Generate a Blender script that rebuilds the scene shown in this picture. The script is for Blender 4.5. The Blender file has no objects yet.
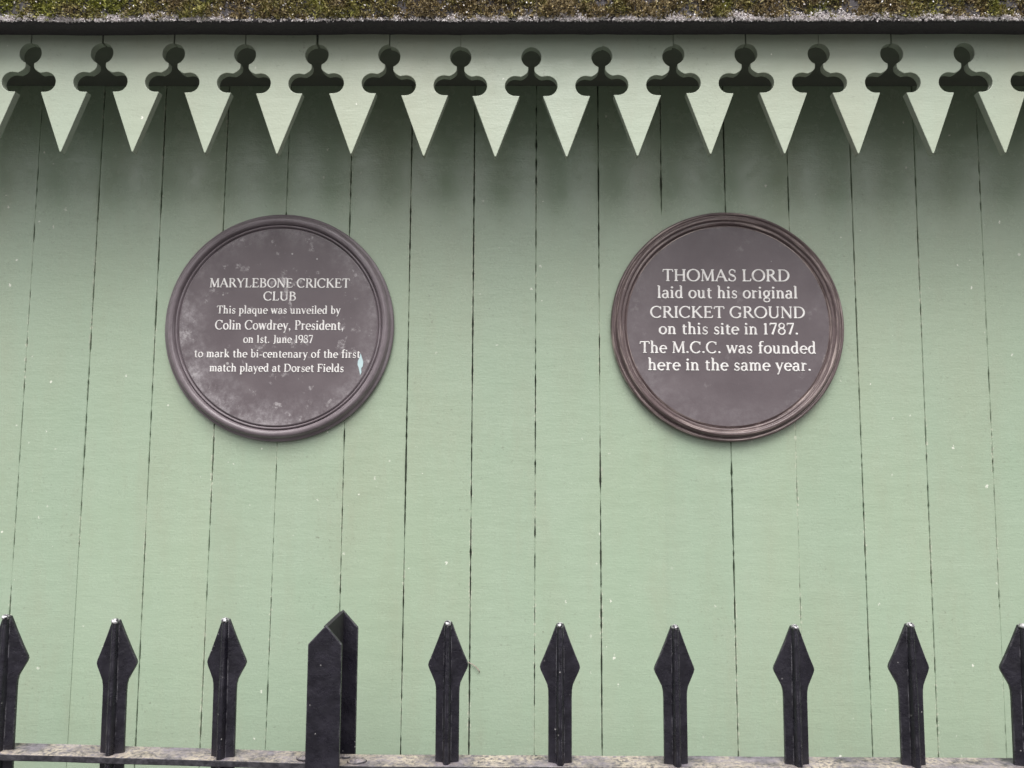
import bpy, bmesh, math, random
from mathutils import Vector, Matrix, noise as mnoise
random.seed(11)
S = bpy.context.scene
COL = S.collection
R = math.radians

# ------------------------------------------------------------------ camera
cam_d = bpy.data.cameras.new("camera")
cam = bpy.data.objects.new("camera", cam_d)
COL.objects.link(cam)
cam_d.sensor_width = 36.0
cam_d.lens = 36.0 * 769.0 / 1024.0
cam_d.clip_start, cam_d.clip_end = 0.02, 500.0
pitch, yaw, roll = 0.09188, -0.01273, 0.00616
cp, sp, cy, sy, cr, sr = math.cos(pitch), math.sin(pitch), math.cos(yaw), math.sin(yaw), math.cos(roll), math.sin(roll)
fw = Vector((sy * cp, cy * cp, sp)); rt = Vector((cy, -sy, 0)); up = rt.cross(fw)
rt2, up2 = rt * cr + up * sr, up * cr - rt * sr
m = Matrix((rt2, up2, -fw)).transposed().to_4x4()
m.translation = (0.0, -1.5, 1.55)
cam.matrix_world = m
S.camera = cam

# ------------------------------------------------------------------ overcast sky, soft sun, exposure
SUN_EL, SUN_AZ = 63.0, 3.0            # degrees up; degrees off the wall's normal
W = bpy.data.worlds.new("World"); S.world = W; W.use_nodes = True
wn = W.node_tree
for n in list(wn.nodes): wn.nodes.remove(n)
wo = wn.nodes.new("ShaderNodeOutputWorld"); bg = wn.nodes.new("ShaderNodeBackground")
sky = wn.nodes.new("ShaderNodeTexSky"); sky.sky_type = 'NISHITA'; sky.sun_disc = False
sky.sun_elevation = R(SUN_EL); sky.sun_rotation = R(180 + SUN_AZ)
sky.dust_density = 4.0; sky.air_density = 1.0; sky.ozone_density = 1.0
hs = wn.nodes.new("ShaderNodeHueSaturation"); hs.inputs["Saturation"].default_value = 0.0
wn.links.new(sky.outputs[0], hs.inputs["Color"]); wn.links.new(hs.outputs[0], bg.inputs[0])
bg.inputs[1].default_value = 0.055
wn.links.new(bg.outputs[0], wo.inputs[0])
sun_d = bpy.data.lights.new("overcast_sun", 'SUN'); sun_d.energy = 1.5; sun_d.angle = R(56); sun_d.color = (1.0, 0.97, 0.93)
sun = bpy.data.objects.new("overcast_sun", sun_d); COL.objects.link(sun)
sun.rotation_euler = (R(90 - SUN_EL), 0, R(SUN_AZ)); sun.location = (0, -6, 8)
S.view_settings.view_transform = 'Standard'; S.view_settings.look = 'None'
S.view_settings.gamma = 1.0; S.view_settings.use_curve_mapping = False
S.view_settings.exposure = 1.70

# ------------------------------------------------------------------ material helpers
class MT:
    def __init__(s, name, world=False):
        s.m = bpy.data.materials.new(name); s.m.use_nodes = True
        s.t = s.m.node_tree; s.b = s.t.nodes["Principled BSDF"]
        tc = s.t.nodes.new("ShaderNodeTexCoord"); s.obj = tc.outputs["Object"]
        if world: s.obj = s.t.nodes.new("ShaderNodeNewGeometry").outputs["Position"]
    def n(s, typ, **kw):
        nd = s.t.nodes.new(typ)
        for k, v in kw.items(): setattr(nd, k, v)
        return nd
    def put(s, sock, v):
        if hasattr(v, "is_linked") or isinstance(v, bpy.types.NodeSocket): s.t.links.new(v, sock)
        elif isinstance(v, (tuple, list)) and sock.type == 'RGBA' and len(v) == 3: sock.default_value = (*v, 1)
        else: sock.default_value = v
    def map(s, scale=(1, 1, 1), loc=(0, 0, 0)):
        nd = s.n("ShaderNodeMapping"); s.put(nd.inputs[0], s.obj)
        nd.inputs["Scale"].default_value = scale; nd.inputs["Location"].default_value = loc
        return nd.outputs[0]
    def noise(s, scale, detail=4, rough=.55, vec=None):
        nd = s.n("ShaderNodeTexNoise"); s.put(nd.inputs["Vector"], vec or s.obj)
        nd.inputs["Scale"].default_value = scale; nd.inputs["Detail"].default_value = detail
        nd.inputs["Roughness"].default_value = rough
        return nd.outputs[0]
    def vor(s, scale, vec=None, out="Distance", rnd=1.0):
        nd = s.n("ShaderNodeTexVoronoi"); s.put(nd.inputs["Vector"], vec or s.obj)
        nd.inputs["Scale"].default_value = scale; nd.inputs["Randomness"].default_value = rnd
        return nd.outputs[out]
    def ramp(s, f, a, b, lo=0.0, hi=1.0):
        nd = s.n("ShaderNodeMapRange"); s.put(nd.inputs[0], f)
        for i, v in enumerate((a, b, lo, hi)): nd.inputs[i + 1].default_value = v
        return nd.outputs[0]
    def math(s, op, a, b=0.0):
        nd = s.n("ShaderNodeMath", operation=op); s.put(nd.inputs[0], a); s.put(nd.inputs[1], b)
        return nd.outputs[0]
    def mix(s, f, a, b, blend='MIX'):
        nd = s.n("ShaderNodeMix", data_type='RGBA', blend_type=blend)
        s.put(nd.inputs[0], f); s.put(nd.inputs[6], a); s.put(nd.inputs[7], b)
        return nd.outputs[2]
    def attr(s, name):
        return s.n("ShaderNodeAttribute", attribute_name=name).outputs["Fac"]
    def rand(s):
        return s.n("ShaderNodeNewGeometry").outputs["Random Per Island"]
    def bump(s, h, strength, dist, prev=None):
        nd = s.n("ShaderNodeBump"); s.put(nd.inputs["Height"], h)
        nd.inputs["Strength"].default_value = strength; nd.inputs["Distance"].default_value = dist
        if prev: s.put(nd.inputs["Normal"], prev)
        return nd.outputs[0]
    def done(s, col, rough, normal=None, **kw):
        s.put(s.b.inputs["Base Color"], col); s.put(s.b.inputs["Roughness"], rough)
        if normal: s.put(s.b.inputs["Normal"], normal)
        for k, v in kw.items(): s.put(s.b.inputs[k.replace("_", " ")], v)
        return s.m

def green_paint(name, base, rough, boards=True):
    k = MT(name, not boards)
    tone = k.noise(3.0, 5, .6)
    col = k.mix(k.ramp(tone, .35, .68), base, tuple(c * f for c, f in zip(base, (1.07, 1.03, 1.06))))
    # warm and cool drift of old paint, each board a little different
    col = k.mix(k.ramp(k.noise(1.6, 3, .5, k.map((2.2, 1, .7), (4, 0, 2))), .42, .7, 0, .35), col, (base[0] * 1.1, base[1] * .98, base[2] * .93))
    if boards:
        col = k.mix(k.math('MULTIPLY', k.rand(), .22), col, (base[0] * .8, base[1] * .83, base[2] * .86))
    # soot flecks
    fl = k.math('MULTIPLY', k.ramp(k.noise(150, 3, .65), .60, .76), k.ramp(k.noise(7, 3, .6), .42, .66))
    col = k.mix(k.math('MULTIPLY', fl, .70), col, (.13, .13, .10))
    # thin brown weathering in long upright drifts
    dr = k.math('MULTIPLY', k.ramp(k.noise(5, 6, .7, k.map((2.6, 1, .45), (2, 3, 7))), .46, .72), k.ramp(k.noise(60, 4, .7, k.map((1, 1, .5))), .30, .70, .35, 1.0))
    col = k.mix(k.math('MULTIPLY', dr, .26), col, (.31, .27, .19))
    # faint scuffs
    sc = k.ramp(k.noise(14, 8, .85, k.map((1, 1, 2.6), (9, 1, 3))), .62, .84, 0, .12)
    col = k.mix(sc, col, (.30, .27, .21))
    # white spatter
    wv = k.n("ShaderNodeTexNoise"); k.put(wv.inputs["Vector"], k.obj); wv.inputs["Scale"].default_value = 170
    ad = k.n("ShaderNodeVectorMath", operation='MULTIPLY_ADD'); k.put(ad.inputs[0], wv.outputs["Color"]); ad.inputs[1].default_value = (.009, .009, .014); k.put(ad.inputs[2], k.obj)
    v = k.vor(34, ad.outputs[0]); msk = k.ramp(k.noise(5.5, 2, .5, k.map((1, 1, 1), (3, 7, 5))), .46, .58)
    sz = k.ramp(k.noise(31, 1), .32, .74, .0, .12)
    spt = k.math('MULTIPLY', k.math('LESS_THAN', v, sz), msk)
    col = k.mix(k.math('MULTIPLY', spt, .85), col, (.80, .80, .72))
    if boards:                                   # chipped arrises of the boards
        e = k.attr("edge")
        chip = k.ramp(k.math('ADD', k.math('MULTIPLY', e, .30), k.noise(150, 4, .7)), .80, .86)
        chip = k.math('MULTIPLY', chip, k.ramp(k.noise(6, 2, .5, k.map((1, 1, 1), (1, 2, 8))), .45, .6))
        col = k.mix(k.math('MULTIPLY', chip, .55), col, (.66, .66, .55))
    nrm = k.bump(k.noise(26, 3, .5, k.map((.5, 1, 1.6))), .17, .004)
    nrm = k.bump(k.noise(240, 3, .6), .2, .0014, nrm)
    nrm = k.bump(k.noise(520, 2, .5, k.map((.10, 1, 1))), .2, .0009, nrm)   # brush strokes
    rg = k.ramp(k.noise(24, 6, .75), .32, .68, rough - .09, rough + .20)
    return k.done(col, rg, nrm, Specular_IOR_Level=.75)

M_WALL = green_paint("pale_green_board_paint", (.334, .426, .314), .18)
M_VAL = green_paint("pale_green_valance_paint", (.355, .418, .325), .40, False)

def black_paint():
    k = MT("black_gloss_railing_paint", True)
    col = k.mix(k.ramp(k.noise(40, 4, .6), .4, .7), (.008, .007, .012), (.020, .018, .027))
    v = k.vor(70); msk = k.ramp(k.noise(24, 2), .52, .6)
    sp_ = k.math('MULTIPLY', k.math('LESS_THAN', v, .085), msk)
    col = k.mix(k.math('MULTIPLY', sp_, .6), col, (.45, .43, .43))
    sc = k.ramp(k.noise(55, 5, .7, k.map((1, 1, 2.2), (5, 2, 1))), .69, .75, 0, .45)
    col = k.mix(sc, col, (.24, .22, .23))
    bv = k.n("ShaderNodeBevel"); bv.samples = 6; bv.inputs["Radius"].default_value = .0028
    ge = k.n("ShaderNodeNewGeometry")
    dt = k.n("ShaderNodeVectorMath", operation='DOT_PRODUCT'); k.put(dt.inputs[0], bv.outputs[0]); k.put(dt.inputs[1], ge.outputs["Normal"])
    edge_glint = k.math('MULTIPLY', k.ramp(dt.outputs["Value"], .985, .90), k.ramp(k.noise(48, 4, .7, k.map((1, 1, 1), (2, 8, 3))), .46, .62, 0, .6))
    col = k.mix(edge_glint, col, (.28, .27, .30))  # sky highlights along the edges, painted as a broken lighter colour
    n_ = k.bump(k.noise(210, 5, .75), .6, .0016)
    n_ = k.bump(k.noise(45, 2, .5), .25, .004, n_)
    return k.done(col, k.ramp(k.noise(60, 3), .3, .7, .20, .40), n_)
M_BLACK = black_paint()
k = MT("tip_glint_steel", True); M_TIP = k.done(k.mix(k.ramp(k.noise(230, 3, .6), .42, .6), (.03, .03, .035), (.55, .54, .56)), .35, None, Metallic=.35)  # pale metal colour carries the sky highlight on each spear tip

def rail_paint():
    k = MT("worn_black_rail_paint")
    nz = k.n("ShaderNodeNewGeometry"); sx = k.n("ShaderNodeSeparateXYZ"); k.t.links.new(nz.outputs["Normal"], sx.inputs[0])
    topm = k.ramp(sx.outputs[2], .5, .9)
    dirt = k.ramp(k.noise(38, 7, .8, k.map((.6, 1, 1))), .38, .64)
    dirt2 = k.ramp(k.noise(14, 4, .6, k.map((1, 1, 1), (2, 2, 0))), .38, .62)
    col = k.mix(k.ramp(k.noise(90, 4, .7), .4, .7), (.016, .015, .020), (.06, .056, .066))
    col = k.mix(k.math('MULTIPLY', topm, k.math('MULTIPLY', dirt, .85)), col, (.25, .22, .26))
    d = k.math('MULTIPLY', topm, k.math('MULTIPLY', dirt2, k.ramp(k.noise(160, 3, .7), .38, .58)))
    col = k.mix(d, col, (.40, .345, .28))
    n_ = k.bump(k.noise(160, 5, .7), .5, .003)
    return k.done(col, .5, n_)
M_RAIL = rail_paint()

def plaque_mat(name, haze, seed, rimwear):
    k = MT(name)
    col = k.mix(k.ramp(k.noise(12, 4, .6, k.map((1, 1, 1), (seed, 0, 0))), .35, .7), (.112, .090, .100), (.138, .113, .124))
    ln = k.n("ShaderNodeVectorMath", operation='LENGTH'); k.put(ln.inputs[0], k.obj)
    rad = ln.outputs["Value"]
    sep = k.n("ShaderNodeSeparateXYZ"); k.put(sep.inputs[0], k.obj)
    # bloom: oxidised white patches, heavier to the left and the foot of the disc
    low = k.math('ADD', k.ramp(rad, .11, .205), k.ramp(k.math('ADD', k.math('MULTIPLY', sep.outputs[0], -1.0), k.math('MULTIPLY', sep.outputs[2], -.9)), -.02, .26, 0, .55))
    cl = k.math('MULTIPLY', k.ramp(k.noise(17, 7, .75, k.map((1, 1, 1), (seed * 2, 3, 1))), .40, .64), k.ramp(low, .45, 1.5))
    bl = k.ramp(k.noise(26, 7, .75, k.map((1, 1, 1), (seed, 5, 9))), .60, .67)
    cl = k.math('MULTIPLY', cl, k.ramp(k.noise(75, 6, .8, k.map((1, 1, 1), (seed, 2, 2))), .40, .58, .25, 1.15))
    haze_ = k.ramp(rad, .198, .203, 1, .35)
    cl = k.math('MULTIPLY', cl, haze_)
    col = k.mix(k.math('MULTIPLY', cl, haze), col, (.44, .41, .43))
    col = k.mix(k.math('MULTIPLY', bl, haze * .55), col, (.60, .57, .58))
    wear = k.math('MULTIPLY', k.ramp(k.noise(48, 6, .8, k.map((1, 1, 1), (seed, 1, 4))), .56, .66), k.ramp(rad, .192, .20))
    col = k.mix(k.math('MULTIPLY', wear, rimwear), col, (.50, .43, .40))
    v = k.vor(24, k.map((1, 1, 1), (seed * 3, 0, 0)))
    sp_ = k.math('LESS_THAN', v, k.ramp(k.noise(19, 1), .45, .75, 0, .075))
    col = k.mix(k.math('MULTIPLY', sp_, .7), col, (.52, .50, .50))
    n_ = k.bump(k.noise(190, 3, .6), .16, .001)
    return k.done(col, k.ramp(k.noise(30, 4), .3, .7, .34, .5), n_)
def rim_mat(name, base, worn, amt, seed):
    k = MT(name)
    sep = k.n("ShaderNodeSeparateXYZ"); k.put(sep.inputs[0], k.obj)
    ln = k.n("ShaderNodeVectorMath", operation='LENGTH'); k.put(ln.inputs[0], k.obj)
    cb = k.n("ShaderNodeCombineXYZ")
    k.put(cb.inputs[0], k.math('MULTIPLY', sep.outputs[0], 9)); k.put(cb.inputs[1], k.math('MULTIPLY', sep.outputs[2], 9))
    k.put(cb.inputs[2], k.math('ADD', k.math('MULTIPLY', ln.outputs["Value"], 420), seed))
    st = k.noise(1.0, 6, .72, cb.outputs[0])
    col = k.mix(k.ramp(k.noise(30, 5, .65), .35, .7), base, tuple(c * 1.35 for c in base))
    col = k.mix(k.math('MULTIPLY', k.ramp(st, .52, .64), amt), col, worn)
    col = k.mix(k.ramp(k.noise(16, 7, .8, k.map((1, 1, 1), (seed, 3, 1))), .60, .70, 0, .35), col, worn)
    return k.done(col, k.ramp(st, .35, .65, .26, .46), k.bump(k.noise(120, 4, .6), .25, .0015))
M_RL = rim_mat("grey_brown_plaque_rim", (.150, .124, .137), (.36, .33, .35), .45, 3.0)
M_RR = rim_mat("coppery_brown_plaque_rim", (.098, .070, .072), (.50, .41, .385), .85, 8.0)
M_PL = plaque_mat("weathered_brown_plaque_glaze", .85, 1.7, .35)
M_PR = plaque_mat("brown_plaque_glaze", .22, 6.1, .8)
k = MT("white_lettering_enamel"); M_WHITE = k.done(k.mix(k.ramp(k.noise(60, 4, .7), .45, .75), (.84, .82, .81), (.60, .57, .57)), .5)
k = MT("dried_blue_paint"); M_BLUE = k.done(k.mix(k.noise(90), (.38, .56, .60), (.62, .74, .76)), .5)
k = MT("dark_soffit_timber"); M_SOFFIT = k.done(k.mix(k.noise(30, 5, .6, k.map((.2, 1, 1))), (.10, .11, .095), (.17, .18, .15)), .7)
k = MT("roofing_felt"); M_FELT = k.done(k.mix(k.noise(180, 4, .7), (.034, .033, .038), (.085, .075, .082)), .9, k.bump(k.noise(260, 3, .7), .6, .003))

def moss_mat():
    k = MT("roof_moss")
    side = k.n("ShaderNodeSeparateXYZ"); k.put(side.inputs[0], k.obj)
    patch = k.math('ADD', k.noise(13, 5, .7), k.ramp(side.outputs[0], -.95, -.35, .10, -.07))
    green = k.mix(k.rand(), (.055, .068, .012), (.38, .38, .08))
    brown = k.mix(k.rand(), (.06, .042, .022), (.42, .33, .17))
    return k.done(k.mix(k.ramp(patch, .42, .60), brown, green), .9)
M_MOSS = moss_mat()
k = MT("roof_lichen"); M_LICH = k.done(k.mix(k.rand(), (.62, .56, .57), (1.0, .98, .98)), .9)
k = MT("dry_stem"); M_STEM = k.done(k.mix(k.noise(200), (.16, .12, .11), (.32, .26, .22)), .8)

def ground_mat():
    k = MT("worn_asphalt")
    col = k.mix(k.noise(220, 4, .7), (.03, .03, .031), (.075, .073, .07))
    col = k.mix(k.ramp(k.noise(1.3, 5, .6), .4, .7, 0, .5), col, (.05, .047, .043))
    return k.done(col, .85, k.bump(k.noise(300, 3, .7), .6, .005))
M_GROUND = ground_mat()

# ------------------------------------------------------------------ object helpers
def link(name, bm, mat, parent=None, smooth=False, loc=None, recalc=True):
    if recalc: bmesh.ops.recalc_face_normals(bm, faces=bm.faces)
    me = bpy.data.meshes.new(name); bm.to_mesh(me); bm.free()
    me.materials.append(mat)
    if smooth:
        for p in me.polygons: p.use_smooth = True
    o = bpy.data.objects.new(name, me); COL.objects.link(o)
    if parent: o.parent = parent
    if loc: o.location = loc
    return o
def tag(o, label, cat, group=None, kind=None):
    o["label"] = label; o["category"] = cat
    if group: o["group"] = group
    if kind: o["kind"] = kind
    return o
def root(name, loc, label, cat, group=None):
    o = bpy.data.objects.new(name, None); COL.objects.link(o); o.location = loc
    o.empty_display_size = .1
    return tag(o, label, cat, group)
def bevel(o, w, seg=2, ang=30):
    md = o.modifiers.new("edge_softening", 'BEVEL'); md.width = w; md.segments = seg
    md.limit_method = 'ANGLE'; md.angle_limit = R(ang)
    return o
def box(bm, x0, x1, y0, y1, z0, z1):
    v = [bm.verts.new((x, y, z)) for z in (z0, z1) for y in (y0, y1) for x in (x0, x1)]
    for f in ((0, 1, 3, 2), (4, 6, 7, 5), (0, 4, 5, 1), (2, 3, 7, 6), (0, 2, 6, 4), (1, 5, 7, 3)):
        bm.faces.new([v[i] for i in f])
def prism(bm, pts, y0, y1):
    """outline in x, z pushed from y0 to y1"""
    a = [bm.verts.new((x, y0, z)) for x, z in pts]; b = [bm.verts.new((x, y1, z)) for x, z in pts]
    n = len(pts)
    bm.faces.new(a); bm.faces.new(b[::-1])
    for i in range(n): bm.faces.new((a[i], a[(i + 1) % n], b[(i + 1) % n], b[i]))

# ------------------------------------------------------------------ ground
bm = bmesh.new()
v = [bm.verts.new(p) for p in ((-80, -80, 0), (80, -80, 0), (80, 80, 0), (-80, 80, 0))]; bm.faces.new(v)
g = link("ground", bm, M_GROUND); g["kind"] = "structure"; g["label"] = "dark asphalt ground in front of the shed"

# ------------------------------------------------------------------ shed
EAVE = 2.296
XL, XR = -1.74, 1.68
shed = root("timber_shed", (0, 0, 0), "pale green boarded timber shed with mossy roof edge and pointed valance", "shed")
joints = [-.9816, -.8552, -.7282, -.6006, -.4747, -.3461, -.2244, -.0974, .0269, .1519, .277, .4046, .5303, .6568, .7835, .9099]
lean = {2: .0017, 3: -.003, 4: -.0045, 7: .0013, 9: .002, 11: .0034, 12: .0017, 13: .0019, 14: -.0028, 15: -.0036}
jx = [joints[0] - .126 * (i + 1) for i in range(6)][::-1] + joints + [joints[-1] + .126 * (i + 1) for i in range(6)]
off = 6
wide = {0: .9, 1: 1.15, 2: 1.6, 3: 1.5, 4: .6, 5: .9, 6: 1.8, 7: 1.7, 8: .7, 9: 1.4, 10: 1.7, 11: 2.1, 12: .8, 13: 1.4, 14: .9, 15: .7}
zs = [.03 + .15 * i for i in range(6)] + [.93 + .0085 * i for i in range(161)]
zs = [z for z in zs if z < EAVE - .004] + [EAVE]
def joint_x(i, z): return jx[i] + lean.get(i - off, 0) * (2.0 - z) / .9
def gap(i, z):
    w = max(1.1, wide.get(i - off, 1.6)) * .001
    a = mnoise.noise(Vector((i * 7.3, z * 26, 1.0))) * .0021 + mnoise.noise(Vector((i * 3.1, z * 95, 5.0))) * .0022
    b = mnoise.noise(Vector((i * 5.7, z * 3.2, 9.0))) * .0013
    if wide.get(i - off, 1.6) < 1.2 and mnoise.noise(Vector((i * 2.9, z * 42, 3.0))) < -.12: return .0001
    if filled(i, z): return 0.0
    return max(.00005, w + a + b)
def filled(i, z): return (i - off == 10 and z < 2.035) or (i - off == 1 and z < 1.37)   # painted shut lower down
bm = bmesh.new()
lay = bm.verts.layers.float.new("edge")
for i in range(len(jx) - 1):
    dep = random.uniform(-.0009, .0009); tw = random.uniform(-.0006, .0006)
    if i - off == 10: dep, tw = dep0 + tw0, 0.0
    if i - off == 9: tw = 0.0
    dep0, tw0 = dep, tw
    rows = []
    for z in zs:
        x0 = joint_x(i, z) + gap(i, z) / 2; x1 = joint_x(i + 1, z) - gap(i + 1, z) / 2
        row = []
        ca = .0001 if filled(i, z) else .0009; cb = .0001 if filled(i + 1, z) else .0009
        ea = 0 if filled(i, z) else 1; eb = 0 if filled(i + 1, z) else 1
        prof = ((0, .016, ea), (0, ca, ea), (ca + .0001, 0, ea), (.006, 0, 0), (.5, -.0003, 0), (-.006, 0, 0), (-cb - .0001, 0, eb), (0.0, cb, eb), (0.0, .016, eb))
        for q, (u, y, e) in enumerate(prof):
            x = x0 + u if q < 4 else (x0 + x1) / 2 if q == 4 else x1 + u
            yy = y if y > .01 else y + dep + tw * (q - 4) / 4
            vv = bm.verts.new((x, yy, z)); vv[lay] = e; row.append(vv)
        rows.append(row)
    for a, b in zip(rows, rows[1:]):
        for q in range(8): bm.faces.new((a[q], a[q + 1], b[q + 1], b[q]))
front = link("wall", bm, M_WALL, shed)
# backing behind the joints and the shed's other walls
bm = bmesh.new(); box(bm, XL, XR, .017, .035, 0.02, EAVE); link("wall_backing", bm, M_SOFFIT, shed)
BZ = EAVE + 2.0 * math.tan(R(20))
for xx in (XL, XR - .02):
    bm = bmesh.new(); yz = ((.036, .02), (2.0, .02), (2.0, BZ), (.036, EAVE + .013))
    a = [bm.verts.new((xx, y, z)) for y, z in yz]; b = [bm.verts.new((xx + .02, y, z)) for y, z in yz]
    bm.faces.new(a); bm.faces.new(b[::-1])
    for q in range(4): bm.faces.new((a[q], a[(q + 1) % 4], b[(q + 1) % 4], b[q]))
    link("side_wall", bm, M_WALL, shed)
bm = bmesh.new(); box(bm, XL, XR, 2.001, 2.02, .02, BZ); link("back_wall", bm, M_WALL, shed)
bm = bmesh.new(); box(bm, XL, XR, -.188, .034, EAVE + .0005, EAVE + .012); link("soffit", bm, M_SOFFIT, shed)

# roof: felted slab with a blunt front edge, rising away from the street
RY, RZ = -.251, 2.2845
T20 = math.tan(R(20))
bm = bmesh.new()
def edge_wob(x): return mnoise.noise(Vector((x * 6, 3, 0))) * .0016 + mnoise.noise(Vector((x * 31, 8, 0))) * .0009
NX = 260
prof = ((2.15, None), (-.150, .030), (-.178, .0075), (RY + .005, .0), (RY, .0025), (RY - .001, .012), (RY + .006, .066), (RY + .03, .083), (2.15, None))
rows = []
for q in range(NX + 1):
    x = -1.85 + 3.65 * q / NX
    w = edge_wob(x); row = []
    for n_, (y, dz) in enumerate(prof):
        if dz is None: z = RZ + (.030 + (2.15 + .150) * T20 if n_ == 0 else .083 + (2.15 - RY - .03) * T20)
        else: z = RZ + dz + w
        row.append(bm.verts.new((x, y, z)))
    rows.append(row)
for a, b in zip(rows, rows[1:]):
    for q in range(len(prof)): bm.faces.new((a[q], a[(q + 1) % len(prof)], b[(q + 1) % len(prof)], b[q]))
bm.faces.new(rows[0]); bm.faces.new(rows[-1][::-1])
roof = link("roof", bm, M_FELT, shed)

def tuft(bm, p, nrm, size, n=5, flat=.5):
    for _ in range(n):
        d = Vector((random.gauss(0, .8), random.gauss(0, .5), random.gauss(0, .8))) + nrm * random.uniform(.2, .9)
        if d.length < .1: continue
        d.normalize()
        s = d.cross(Vector((random.uniform(-1, 1), random.uniform(-1, 1), random.uniform(-1, 1))))
        if s.length < .05: continue
        s.normalize(); L = size * random.uniform(.6, 1.4); wd = L * flat * random.uniform(.6, 1.1)
        b0 = p - d * L * .2
        vs = [bm.verts.new(b0), bm.verts.new(p + d * L * .4 + s * wd * .5), bm.verts.new(p + d * L), bm.verts.new(p + d * L * .4 - s * wd * .5)]
        bm.faces.new(vs[:3]); bm.faces.new((vs[0], vs[2], vs[3]))
def white_zone(x):                   # where the drip edge is crusted with lichen
    z = 0
    for a, b, hh in ((-1.0, -.64, .013), (-.66, -.59, .024), (-.59, -.5, .010), (-.13, .17, .011), (.17, .235, .017), (.24, .34, .010), (.34, .49, .017), (.47, .62, .020), (.62, .74, .015), (.74, .95, .010), (.95, 1.4, .012), (-1.5, -1.0, .012)):
        if a < x < b: z = max(z, hh)
    return z * (.75 + .9 * mnoise.noise(Vector((x * 18, 0, 4))) + .5 * mnoise.noise(Vector((x * 70, 0, 4))))
bm = bmesh.new(); bl = bmesh.new()
nf = Vector((0, -1, .15))
for _ in range(30000):
    x = random.uniform(-1.3, 1.3); dz = random.uniform(.006, .080)
    hump = .2 + 1.3 * mnoise.noise(Vector((x * 26, dz * 26, 2)))
    if hump < -.25 and random.random() < .6: continue
    y = RY + .006 * dz / .066 - random.uniform(-.001, .004) - max(0, hump) * .008
    p = Vector((x, y, RZ + dz + edge_wob(x)))
    if dz < white_zone(x) and random.random() < .5: continue
    tuft(bm, p, nf, random.uniform(.003, .0062), 4)
for _ in range(2500):                # moss carrying on over the top of the edge
    x = random.uniform(-1.3, 1.3); y = random.uniform(RY, RY + .30)
    tuft(bm, Vector((x, y, RZ + .083 + max(-.01, (y - RY - .03)) * T20)), Vector((0, -.3, 1)), random.uniform(.006, .013), 4)
moss = link("moss", bm, M_MOSS, roof, recalc=False); moss["kind"] = "stuff"
for _ in range(60000):
    x = random.uniform(-1.3, 1.3); dz = abs(random.gauss(.003, .006)) + .002
    wz = white_zone(x)
    if dz > wz + random.gauss(0, .0045) or .5 * mnoise.noise(Vector((x * 48, dz * 120, 1))) + .8 * mnoise.noise(Vector((x * 330, dz * 330, 6))) < -.07: continue
    tuft(bl, Vector((x, RY - random.uniform(.0, .003), RZ + dz + edge_wob(x))), nf, random.uniform(.0014, .0032), 4, .8)
for _ in range(500):                 # loose flecks higher up
    x = random.uniform(-1.2, 1.2)
    tuft(bl, Vector((x, RY - .005, RZ + random.uniform(.008, .05))), nf, random.uniform(.0018, .003), 2, .8)
lich = link("lichen", bl, M_LICH, roof, recalc=False); lich["kind"] = "stuff"

# valance: separate sawn boards nailed under the roof edge
VY0, VY1 = -.204, -.190
PITCH = .1263
def notch():                         # right half of one opening: distance from its centre line, height
    P = [(.0004, EAVE + .012), (.0004, 2.2535 + .0190)]
    for a in range(75, -70, -12):
        P.append((.0191 * math.cos(R(a)), 2.2535 + .0191 * math.sin(R(a))))
    P += [(.0070, 2.2330), (.0069, 2.2298), (.0080, 2.2262), (.0108, 2.2228), (.0150, 2.2198), (.0195, 2.2176)]
    cx, cz, r = .0295, 2.2010, .0180
    for a in range(105, -91, -15): P.append((cx + r * math.cos(R(a)), cz + r * math.sin(R(a))))
    P.append((.0218, 2.1828))
    return P
def valance_mesh():
    h = PITCH / 2; nt = notch(); TIP = 2.0730
    left = [(-h + s, z) for s, z in nt]; right = [(h - s, z) for s, z in nt][::-1]
    return left + [(-.0012, TIP), (.0012, TIP)] + right
bm = bmesh.new(); prism(bm, [(x, z - 2.2) for x, z in valance_mesh()], VY0, VY1)
proto = bevel(link("valance_board", bm, M_VAL, shed), .0009, 2, 40)
M_SAWN = green_paint("darker_sawn_edge_paint", (.285, .33, .265), .5, False)  # darker version of the valance green for the cut faces
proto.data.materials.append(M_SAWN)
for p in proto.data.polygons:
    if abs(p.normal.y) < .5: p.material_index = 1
tips = [(-.9395, .005), (-.8121, .0047), (-.6841, .0049), (-.5563, .0032), (-.4297, .0016), (-.3001, .0017), (-.1732, -.0017), (-.0477, -.0034), (.0758, -.0032), (.1999, -.0013), (.3264, .0020), (.4543, .0030), (.581, .0030), (.7091, .0035), (.8336, .005), (.9600, .005)]
tips = [(-.9395 - .1265 * i, .005) for i in range(5, 0, -1)] + tips + [(.96 + .1265 * i, .005) for i in range(1, 5)]
for n_, (x, dz) in enumerate(tips):
    o = proto if n_ == 0 else proto.copy()
    if n_: COL.objects.link(o)
    o.parent = shed; o.location = (x, random.uniform(-.0005, .0005), 2.2 + dz - .003)
    o.rotation_euler = (0, R(random.uniform(-.3, .3)), 0)
    o.scale = (1 + random.uniform(-.004, .004), 1, 1)

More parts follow.
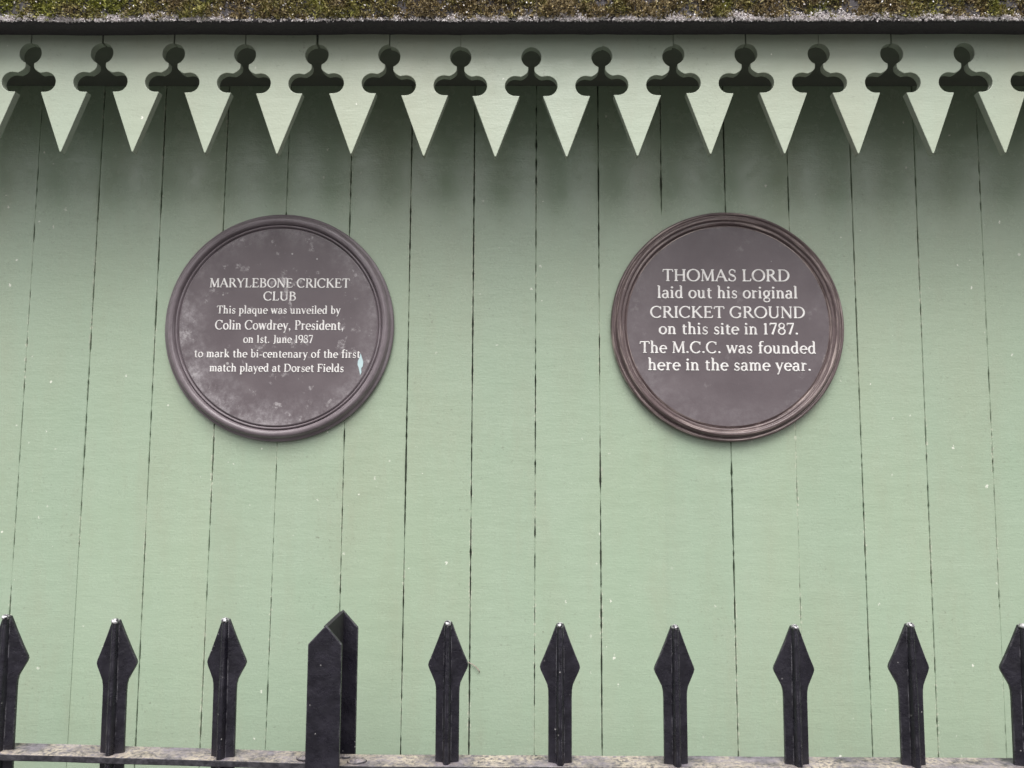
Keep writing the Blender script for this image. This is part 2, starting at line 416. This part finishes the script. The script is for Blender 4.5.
# ------------------------------------------------------------------ plaques
def lathe(bm, prof, n=160, closed=False):
    rings = []
    for r, h in prof:
        if r < 1e-6: rings.append([bm.verts.new((0, -h, 0))])
        else: rings.append([bm.verts.new((r * math.cos(2 * math.pi * k / n), -h, r * math.sin(2 * math.pi * k / n))) for k in range(n)])
    for a, b in zip(rings, rings[1:]):
        for k in range(n):
            q = (k + 1) % n
            if len(b) == 1: bm.faces.new((a[k], a[q], b[0]))
            elif len(a) == 1: bm.faces.new((a[0], b[q], b[k]))
            else: bm.faces.new((a[k], a[q], b[q], b[k]))

# serif letterforms: strokes with a half-width at each point; unit = cap height
T, N = .088, .050
XH = .69
class G:
    def __init__(s): s.st = []; s.w = .6
    def L(s, x0, y0, x1, y1, a=T, b=None): s.st.append([(x0, y0, a), (x1, y1, a if b is None else b)]); return s
    def A(s, cx, cy, rx, ry, a0, a1, t=T, n=N):
        k = max(4, int(abs(a1 - a0) / 20)); p = []
        for i in range(k + 1):
            a = R(a0 + (a1 - a0) * i / k)
            p.append((cx + rx * math.cos(a), cy + ry * math.sin(a), n + (t - n) * abs(math.cos(a)) ** 1.3))
        s.st.append(p); return s
    def F(s, x, y, l=.13, r=None):     # foot or head serif
        r = l if r is None else r
        s.st.append([(x - l, y, N * .75), (x, y, N * 1.05), (x + r, y, N * .75)]); return s
    def W(s, w): s.w = w; return s
e = N * .8
def glyph(c):
    g = G()
    L, A, F = g.L, g.A, g.F
    X = XH
    if c == 'A': L(.08, e, .42, .98, N); L(.40, .98, .76, e, T); L(.2, .36, .6, .36, N); F(.08, e, .1); F(.77, e, .12); g.W(.86)
    elif c == 'B': L(.17, e, .17, 1 - e); F(.17, e, .13, .2); F(.17, 1 - e, .13, .2); A(.34, .76, .22, .2, -90, 90); A(.36, .28, .27, .25, -90, 90); L(.17, .54, .36, .54, N); g.W(.74)
    elif c == 'C': A(.46, .5, .4, .48, 48, 318); L(.76, .97, .76, .72, N); g.W(.84)
    elif c == 'D': L(.17, e, .17, 1 - e); F(.17, e, .13, .2); F(.17, 1 - e, .13, .2); A(.36, .5, .43, .465, -90, 90); g.W(.88)
    elif c == 'E': L(.17, e, .17, 1 - e); L(.05, 1 - e, .6, 1 - e, N); L(.05, e, .64, e, N); L(.17, .52, .5, .52, N); L(.6, 1 - e, .62, .8, N); L(.64, e, .68, .22, N); L(.5, .62, .5, .42, N); g.W(.74)
    elif c == 'F': L(.17, e, .17, 1 - e); L(.05, 1 - e, .6, 1 - e, N); F(.17, e); L(.17, .52, .48, .52, N); L(.6, 1 - e, .62, .8, N); L(.48, .62, .48, .42, N); g.W(.68)
    elif c == 'G': A(.46, .5, .4, .48, 48, 310); L(.76, .97, .76, .74, N); L(.75, .40, .75, .08, T); F(.74, .42, .14, .12); g.W(.90)
    elif c == 'H': L(.17, e, .17, 1 - e); L(.73, e, .73, 1 - e); L(.17, .52, .73, .52, N); [F(x, y) for x in (.17, .73) for y in (e, 1 - e)]; g.W(.90)
    elif c == 'I': L(.17, e, .17, 1 - e); F(.17, e); F(.17, 1 - e); g.W(.34)
    elif c == 'J': L(.27, .1, .27, 1 - e); F(.27, 1 - e); A(.12, .12, .15, .2, 0, -110); g.W(.42)
    elif c == 'K': L(.17, e, .17, 1 - e); F(.17, e); F(.17, 1 - e); L(.2, .45, .66, .96, N); L(.34, .56, .72, e, T); F(.66, 1 - e, .1); F(.74, e, .11); g.W(.84)
    elif c == 'L': L(.17, e, .17, 1 - e); F(.17, 1 - e); L(.05, e, .6, e, N); L(.6, e, .64, .24, N); g.W(.68)
    elif c == 'M': L(.13, e, .17, .98, N); L(.17, .98, .5, .06, T); L(.5, .06, .83, .98, N); L(.83, .98, .87, e, T); F(.13, e, .1); F(.87, e, .12); F(.13, 1 - e, .09, .05); F(.87, 1 - e, .05, .09); g.W(1.0)
    elif c == 'N': L(.15, e, .15, 1 - e, N); L(.15, .97, .74, .03, T); L(.74, 1 - e, .74, 0, N); F(.15, e, .1); F(.74, 1 - e, .1); F(.13, 1 - e, .1, .05); g.W(.88)
    elif c == 'O': A(.47, .5, .41, .48, 0, 360); g.W(.94)
    elif c == 'P': L(.17, e, .17, 1 - e); F(.17, e, .13, .15); F(.17, 1 - e, .13, .2); A(.34, .725, .25, .24, -90, 90); L(.17, .485, .34, .485, N); g.W(.68)
    elif c == 'R': L(.17, e, .17, 1 - e); F(.17, e); F(.17, 1 - e, .13, .2); A(.34, .745, .23, .22, -90, 90); L(.17, .525, .34, .525, N); L(.38, .52, .72, e, T); F(.74, e, .06, .1); g.W(.80)
    elif c == 'S': A(.32, .74, .2, .235, 40, 250, .06); A(.31, .26, .23, .235, 70, -150, .06); L(.17, .58, .46, .43, T); L(.51, .95, .51, .74, N); L(.09, .05, .09, .28, N); g.W(.62)
    elif c == 'T': L(.38, e, .38, 1 - e); F(.38, e); L(.05, 1 - e, .71, 1 - e, N); L(.05, 1 - e, .03, .78, N); L(.71, 1 - e, .73, .78, N); g.W(.76)
    elif c == 'U': L(.17, .3, .17, 1 - e); A(.445, .31, .275, .29, 180, 360); L(.72, .3, .72, 1 - e, N); F(.17, 1 - e); F(.72, 1 - e, .11); g.W(.88)
    elif c == 'Y': L(.08, .98, .39, .46, T); L(.39, .46, .7, .98, N); L(.39, e, .39, .48); F(.39, e); F(.08, 1 - e, .1); F(.7, 1 - e, .1); g.W(.78)
    elif c == 'a': L(.42, .08, .42, .46, T); A(.26, .46, .16, .19, 0, 160, T, N); A(.24, .19, .17, .18, 60, 300, T, N); L(.34, .36, .42, .38, N); L(.34, .04, .42, .12, N); L(.42, .08, .53, .03, N); g.W(.58)
    elif c == 'b': L(.15, .04, .15, 1.03); F(.12, 1.03, .1, .03); A(.31, .33, .21, .31, -150, 150); g.W(.62)
    elif c == 'c': A(.30, .33, .22, .31, 50, 310); L(.45, .62, .45, .48, N * 1.3); g.W(.52)
    elif c == 'd': L(.47, e, .47, 1.03); F(.44, 1.03, .1, .03); F(.5, e, .03, .1); A(.29, .33, .21, .31, 30, 330); g.W(.64)
    elif c == 'e': A(.30, .33, .23, .31, 0, 315); L(.09, .36, .53, .36, N); g.W(.58)
    elif c == 'f': L(.2, e, .2, .82); F(.2, e); A(.36, .82, .16, .2, 180, 60); L(.06, X - .04, .4, X - .04, N); g.W(.42)
    elif c == 'g': A(.28, .40, .19, .23, 0, 360); A(.29, -.12, .22, .17, 0, 360, .055); L(.2, .18, .16, .08, N); L(.16, .08, .3, .05, N, T * .8); L(.44, .58, .58, .64, N); g.W(.60)
    elif c == 'h': L(.15, e, .15, 1.03); F(.12, 1.03, .1, .03); F(.15, e); A(.32, .42, .17, .22, 0, 165, T); L(.49, e, .49, .44); F(.49, e); g.W(.66)
    elif c == 'i': L(.15, e, .15, X - e); F(.12, X - e, .1, .03); F(.15, e); g.st.append([(.06, .9, .035), (.1, .9, .08), (.15, .9, .092), (.2, .9, .08), (.24, .9, .035)]); g.W(.32)
    elif c == 'k': L(.15, e, .15, 1.03); F(.12, 1.03, .1, .03); F(.15, e); L(.17, .28, .46, .6, N); L(.26, .38, .52, e, T); F(.46, X - e, .09); F(.54, e, .1); g.W(.64)
    elif c == 'l': L(.15, e, .15, 1.03); F(.12, 1.03, .1, .03); F(.15, e); g.W(.32)
    elif c == 'm': L(.15, e, .15, X - e); F(.12, X - e, .1, .03); [F(x, e, .11) for x in (.15, .46, .77)]; A(.30, .42, .16, .22, 0, 165); L(.46, e, .46, .44); A(.61, .42, .16, .22, 0, 165); L(.77, e, .77, .44); g.W(.94)
    elif c == 'n': L(.15, e, .15, X - e); F(.12, X - e, .1, .03); F(.15, e); A(.32, .42, .17, .22, 0, 165); L(.49, e, .49, .44); F(.49, e); g.W(.66)
    elif c == 'o': A(.31, .33, .24, .31, 0, 360); g.W(.62)
    elif c == 'p': L(.15, -.3, .15, X - e); F(.12, X - e, .1, .03); F(.15, -.3); A(.31, .33, .21, .31, -150, 150); g.W(.62)
    elif c == 'q': L(.47, -.3, .47, X - e); F(.47, -.3); A(.29, .33, .21, .31, 30, 330); g.W(.62)
    elif c == 'r': L(.15, e, .15, X - e); F(.12, X - e, .1, .03); F(.15, e); A(.32, .44, .16, .18, 80, 165); L(.37, .6, .38, .54, T); g.W(.46)
    elif c == 's': A(.25, .48, .14, .155, 40, 250, .055); A(.24, .17, .16, .155, 70, -150, .055); L(.14, .37, .34, .28, T); L(.39, .62, .39, .5, N); L(.08, .04, .08, .17, N); g.W(.48)
    elif c == 't': L(.18, .16, .18, .84); A(.30, .16, .12, .14, 180, 310); L(.05, X - .04, .37, X - .04, N); g.W(.42)
    elif c == 'u': L(.14, .22, .14, X - e); A(.30, .22, .16, .2, 180, 350); L(.47, e, .47, X - e); F(.11, X - e, .1, .03); F(.44, X - e, .1, .03); F(.5, e, .03, .1); g.W(.66)
    elif c == 'v': L(.08, X - .02, .29, .02, T); L(.29, .02, .5, X - .02, N); F(.08, X - e, .1); F(.5, X - e, .09); g.W(.58)
    elif c == 'w': L(.08, X - .02, .26, .02, T); L(.26, .02, .42, X - .04, N); L(.42, X - .04, .6, .02, T); L(.6, .02, .77, X - .02, N); F(.08, X - e, .1); F(.42, X - e, .08); F(.77, X - e, .09); g.W(.86)
    elif c == 'y': L(.08, X - .02, .3, .03, T); L(.5, X - .02, .2, -.26, N); L(.2, -.26, .12, -.25, T * .9); F(.08, X - e, .1); F(.5, X - e, .09); g.W(.58)
    elif c == '1': L(.2, e, .2, .98, T); F(.2, e, .14); L(.2, .96, .07, .86, N); g.W(.42)
    elif c == '7': L(.08, 1 - e * 1.3, .56, 1 - e * 1.3, N * 1.4); L(.08, .98, .08, .8, N); L(.54, .95, .24, .02, N * 1.2, T * 1.1); g.W(.60)
    elif c == '8': A(.30, .76, .19, .21, 0, 360, .066); A(.30, .27, .24, .25, 0, 360, .07); g.W(.60)
    elif c == '9': A(.30, .69, .23, .28, 0, 360); A(.23, .62, .31, .58, 5, -78, T); g.W(.62)
    elif c == '.': g.st.append([(.05, .085, .035), (.085, .085, .082), (.135, .085, .095), (.185, .085, .082), (.22, .085, .035)]); g.W(.30)
    elif c == ',': g.st.append([(.05, .085, .035), (.085, .085, .08), (.135, .085, .09), (.185, .085, .08), (.215, .085, .035)]); L(.19, .06, .10, -.15, .06, .03); g.W(.30)
    elif c == '-': L(.07, .30, .31, .30, N * 1.3); g.W(.38)
    elif c == ' ': g.W(.31)
    return g
def stroke(bm, pts, hgt):
    """raised, round-backed stroke on the plaque's face (x across, z up, -y out)"""
    cross = ((-1, 0), (-.72, .75), (0, 1), (.72, .75), (1, 0)); rows = []
    for i, (x, z, r) in enumerate(pts):
        a = pts[max(0, i - 1)]; b = pts[min(len(pts) - 1, i + 1)]
        d = Vector((b[0] - a[0], b[1] - a[1])); d = d.normalized() if d.length > 1e-9 else Vector((1, 0))
        s = Vector((-d.y, d.x))
        ext = 0
        rows.append([bm.verts.new((x + s.x * r * u, -h * hgt, z + s.y * r * u)) for u, h in cross])
    for a, b in zip(rows, rows[1:]):
        for q in range(4): bm.faces.new((a[q], a[q + 1], b[q + 1], b[q]))
    bm.faces.new(rows[0][::-1]); bm.faces.new(rows[-1])
def text_line(parent, txt, cx, width, base, cap, face, tight=1.0, bold=1.0):
    gl = [glyph(c) for c in txt]
    pen, pos = 0, []
    for g_ in gl: pos.append(pen); pen += g_.w + .035
    tot = pen - .08
    sx = width / tot
    bm = bmesh.new()
    for g_, p in zip(gl, pos):
        for st in g_.st:
            stroke(bm, [((x + p) * sx - width / 2, z * cap, r * bold * (cap + sx) / 2) for x, z, r in st], .0011 + random.uniform(0, .00012))
    return link("text_line", bm, M_WHITE, parent, loc=(cx, -face + .0001, base), recalc=True)

def plaque(loc, label, mat, rimmat, prof, face, lines, bold, shift=(0, 0)):
    p = root("commemorative_plaque", loc, label, "plaque", "round brown plaques on the green boards")
    rin = prof[-1][0]
    bm = bmesh.new(); lathe(bm, [(rin - .0002, .002), (rin - .0002, face), (rin * .6, face + .0002), (rin * .3, face + .0003), (0, face + .0003)])
    link("disc", bm, mat, p, smooth=False)
    bm = bmesh.new(); lathe(bm, prof)
    link("rim", bm, rimmat, p, smooth=True)
    for t_, x_, w_, b_, c_ in lines: text_line(p, t_, x_ + shift[0], w_, b_ + shift[1], c_, face=face + .0003, bold=bold)
    return p
q = .2260
pl = plaque((-.4780, -.0025, 1.7985), "round brown plaque headed MARYLEBONE CRICKET CLUB, hazed with pale weathering", M_PL, M_RL,
    [(q, 0), (q, .006), (.992 * q, .0078), (.978 * q, .0080), (.972 * q, .0105), (.963 * q, .0160), (.950 * q, .0190), (.932 * q, .0200), (.915 * q, .0188), (.906 * q, .0160), (.902 * q, .0085), (.897 * q, .0080), (.893 * q, .0140), (.886 * q, .0150), (.879 * q, .0138), (.876 * q, .0070), (.870 * q, .0066), (.866 * q, .0125), (.860 * q, .0127)],
    .0127, [("MARYLEBONE CRICKET", -.0012, .2760, .0784, .0186), ("CLUB", .0002, .0640, .0525, .0178), ("This plaque was unveiled by", -.0012, .2434, .0263, .0157),
    ("Colin Cowdrey, President,", .0014, .2525, -.0055, .0188), ("on 1st. June 1987", -.0002, .1364, -.0317, .0159), ("to mark the bi-centenary of the first", -.0013, .3250, -.0604, .0157), ("match played at Dorset Fields", -.0014, .2623, -.0882, .0157)], 1.0, (.001, -.0020))
q = .2265
pr = plaque((.4005, -.0025, 1.8036), "round brown plaque headed THOMAS LORD, with clean face and scuffed rim", M_PR, M_RR,
    [(q, 0), (q, .009), (.993 * q, .0120), (.983 * q, .0132), (.974 * q, .0118), (.968 * q, .0098), (.962 * q, .0110), (.955 * q, .0165), (.942 * q, .0195), (.928 * q, .0200), (.918 * q, .0178), (.914 * q, .0145), (.908 * q, .0148), (.898 * q, .0160), (.888 * q, .0148), (.884 * q, .0090), (.879 * q, .0090), (.872 * q, .0127), (.866 * q, .0128)],
    .0128, [("THOMAS LORD", -.0023, .2471, .0867, .0240), ("laid out his original", -.0004, .2725, .0531, .0236), ("CRICKET GROUND", -.0007, .2999, .0141, .0230),
    ("on this site in 1787.", .0008, .2703, -.0181, .0228), ("The M.C.C. was founded", -.0016, .3401, -.0552, .0230), ("here in the same year.", .0013, .3150, -.0888, .0232)], .96)
# pale blue paint splash dried on the left plaque
bm = bmesh.new()
pts = [(0, .020), (.0035, .010), (.0058, .003), (.0050, -.006), (.0022, -.009), (.0026, -.018), (.0006, -.023), (-.0012, -.016), (-.0030, -.008), (-.0052, -.003), (-.0046, .005), (-.0018, .011)]
prism(bm, pts, -.0006, 0)
link("paint_splash", bm, M_BLUE, pl, loc=(.1633, -.0130, -.0729))

# ------------------------------------------------------------------ railings
fence = root("steel_railing", (0, -.25, 0), "black painted steel railing with spear headed pales and a pointed post", "railing")
FY = 0.0                              # pale plane in the railing's own space
def pale_mesh(h_head=.2):
    """T-section pale, z = 0 at its tip; spear head, rib towards the street"""
    bm = bmesh.new()
    half = [(.0058, 0.0), (.0150, -.0250), (.0240, -.0480), (.0308, -.0640), (.0318, -.0685), (.0303, -.0735), (.0245, -.0850), (.0204, -.0935), (.0188, -.1015), (.0184, -.1120), (.0184, -.21), (.0186, -1.19)]
    def outline(inset): return [(x - inset, z) for x, z in half]
    Lp = [(-x, z) for x, z in half]
    prism(bm, half + Lp[::-1], 0.0, .0060)
    bmesh.ops.bisect_plane(bm, geom=bm.verts[:] + bm.edges[:] + bm.faces[:], plane_co=(0, 0, 0), plane_no=(1, 0, 0))
    for vv in bm.verts: vv.co.y += abs(vv.co.x) * .30 - .0015
    # rib: a tapering bead standing out of the flange
    sec = [(.0056, .0003), (.0048, -.006), (.0034, -.0135), (.0015, -.0155), (-.0015, -.0155), (-.0034, -.0135), (-.0048, -.006), (-.0056, .0003)]
    st = [(-.0005, .72, .35), (-.004, .95, .60), (-.03, 1.0, .72), (-.07, 1.05, .80), (-.105, 1.15, .95), (-.13, 1.15, 1.0), (-.21, 1.15, 1.0), (-1.19, 1.15, 1.0)]
    rows = [[bm.verts.new((x * a, y * b * .70, z)) for x, y in sec] for z, a, b in st]
    for r0, r1 in zip(rows, rows[1:]):
        for i in range(len(sec) - 1): bm.faces.new((r0[i], r0[i + 1], r1[i + 1], r1[i]))
        bm.faces.new((r0[-1], r0[0], r1[0], r1[-1]))
    bm.faces.new(rows[0]); bm.faces.new(rows[-1][::-1])
    return bm
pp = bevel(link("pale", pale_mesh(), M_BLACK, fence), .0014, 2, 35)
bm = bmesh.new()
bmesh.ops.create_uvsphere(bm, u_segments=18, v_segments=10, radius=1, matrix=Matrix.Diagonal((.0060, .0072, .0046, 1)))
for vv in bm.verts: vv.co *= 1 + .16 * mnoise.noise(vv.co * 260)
tip0 = link("tip", bm, M_TIP, pp, smooth=True, loc=(0, -.0012, -.0016)); tip0["label"] = "bright metal tip with its highlight put into the colour"
pales = [(-.8180, 1.2898, .006), (-.6425, 1.2850, .0075), (-.4672, 1.2881, .007), (-.1145, 1.2865, .002), (.0625, 1.2849, 0), (.2428, 1.2834, 0), (.4305, 1.2850, -.002), (.6105, 1.2897, -.003), (.7848, 1.2897, -.006)]
pales = [(-1.172, 1.29, .006), (-.995, 1.29, .006)] + pales + [(.962, 1.29, -.006), (1.138, 1.29, -.004)]
for n_, (x, z, tilt) in enumerate(pales):
    o = pp if n_ == 0 else pp.copy()
    if n_:
        COL.objects.link(o)
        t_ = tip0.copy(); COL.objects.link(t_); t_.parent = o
    o.parent = fence; o.location = (x, -.0075 + random.uniform(-.001, .001), z)
    o.rotation_euler = (R(random.uniform(-.5, .5)), -tilt * 1.2, R(random.uniform(-3, 3)))
# post: two pointed flanges joined by a web
bm = bmesh.new()
def flange(x0, x1, zs_, za, y0, y1): prism(bm, [(x0, 0.0), (x1, 0.0), (x1, zs_), ((x0 + x1) / 2 + .001, za), (x0, zs_)], y0, y1)
flange(-.0258, .0258, 1.2605, 1.2890, -.006, 0)
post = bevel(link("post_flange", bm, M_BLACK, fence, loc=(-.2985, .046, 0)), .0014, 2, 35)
post.name = "post"
post.location = (-.2945, -.044, 0); post.rotation_euler = (0, -.0030, 0)
bm = bmesh.new(); flange(-.0273, .0273, 1.2620, 1.2905, 0, .006)
bf = bevel(link("rear_flange", bm, M_BLACK, post, loc=(0, .104, 0)), .0014, 2, 35)
bm = bmesh.new(); yz = ((.0002, .0), (.1038, .0), (.1038, 1.288), (.0002, 1.2865))
a = [bm.verts.new((-.0035, y, z)) for y, z in yz]; b = [bm.verts.new((.0035, y, z)) for y, z in yz]
bm.faces.new(a); bm.faces.new(b[::-1])
for i in range(4): bm.faces.new((a[i], a[(i + 1) % 4], b[(i + 1) % 4], b[i]))
k = MT("dull_black_paint"); M_DULL = k.done(k.mix(k.noise(80, 4, .7), (.010, .010, .012), (.03, .028, .032)), .75, None, Specular_IOR_Level=.25)
link("web", bm, M_DULL, post)
# rails: flat bars, top and bottom, each run welded to the post
def rail(x0, z0, x1, z1, dz):
    bm = bmesh.new(); n = 60; rows = []
    for i in range(n + 1):
        t = i / n; x = x0 + (x1 - x0) * t; z = z0 + (z1 - z0) * t - dz + mnoise.noise(Vector((x * 12, 0, dz))) * .0007
        yb = mnoise.noise(Vector((x * 9, 4, dz))) * .0006
        rows.append([bm.verts.new((x, y + yb, z + h)) for y, h in ((-.0205, -.010), (.027, -.010), (.027, 0), (-.0205, 0))])
    for r0, r1 in zip(rows, rows[1:]):
        for i in range(4): bm.faces.new((r0[i], r0[(i + 1) % 4], r1[(i + 1) % 4], r1[i]))
    bm.faces.new(rows[0]); bm.faces.new(rows[-1][::-1])
    bevel(link("rail", bm, M_RAIL, fence), .0012, 2, 35)
for dz in (0, .93):
    rail(-1.26, 1.0915, -.3022, 1.0745, dz)
    rail(-.2948, 1.0715, 1.22, 1.0795, dz)
# weld blobs where rail meets post
for x, y, z, s in ((-.335, -.006, 1.0765, .011), (-.254, -.004, 1.0725, .012), (-.278, .012, 1.072, .008)):
    bm = bmesh.new()
    bmesh.ops.create_icosphere(bm, subdivisions=3, radius=1)
    for vv in bm.verts:
        vv.co = Vector((vv.co.x * s * 1.3, vv.co.y * s * .9, vv.co.z * s * .42))
        vv.co += Vector((mnoise.noise(vv.co * 150 + Vector((x * 90, 0, 0))), mnoise.noise(vv.co * 150 + Vector((5, x * 90, 0))), mnoise.noise(vv.co * 150 + Vector((0, 7, x * 90))))) * .0028
    link("weld", bm, M_RAIL, fence, smooth=True, loc=(x, y, z))

# ------------------------------------------------------------------ small dry stem caught on the boards
def stem(pts, r):
    bm = bmesh.new(); rows = []
    for i, p in enumerate(pts):
        rows.append([bm.verts.new((p[0] + r * math.cos(k * 2.094), p[1] + r * math.sin(k * 2.094) * .8, p[2] + r * .5 * math.sin(k * 2.094))) for k in range(3)])
    for r0, r1 in zip(rows, rows[1:]):
        for k in range(3): bm.faces.new((r0[k], r0[(k + 1) % 3], r1[(k + 1) % 3], r1[k]))
    bm.faces.new(rows[0]); bm.faces.new(rows[-1][::-1])
    return bm
tw = link("dry_stem", stem([(-.101, -.0030, 1.1600), (-.092, -.0045, 1.1562), (-.084, -.0045, 1.1510), (-.078, -.0050, 1.1440), (-.0772, -.0030, 1.1400)], .0011), M_STEM)
tag(tw, "tiny dry stem stuck to the green boards beside a spear headed pale", "stem")
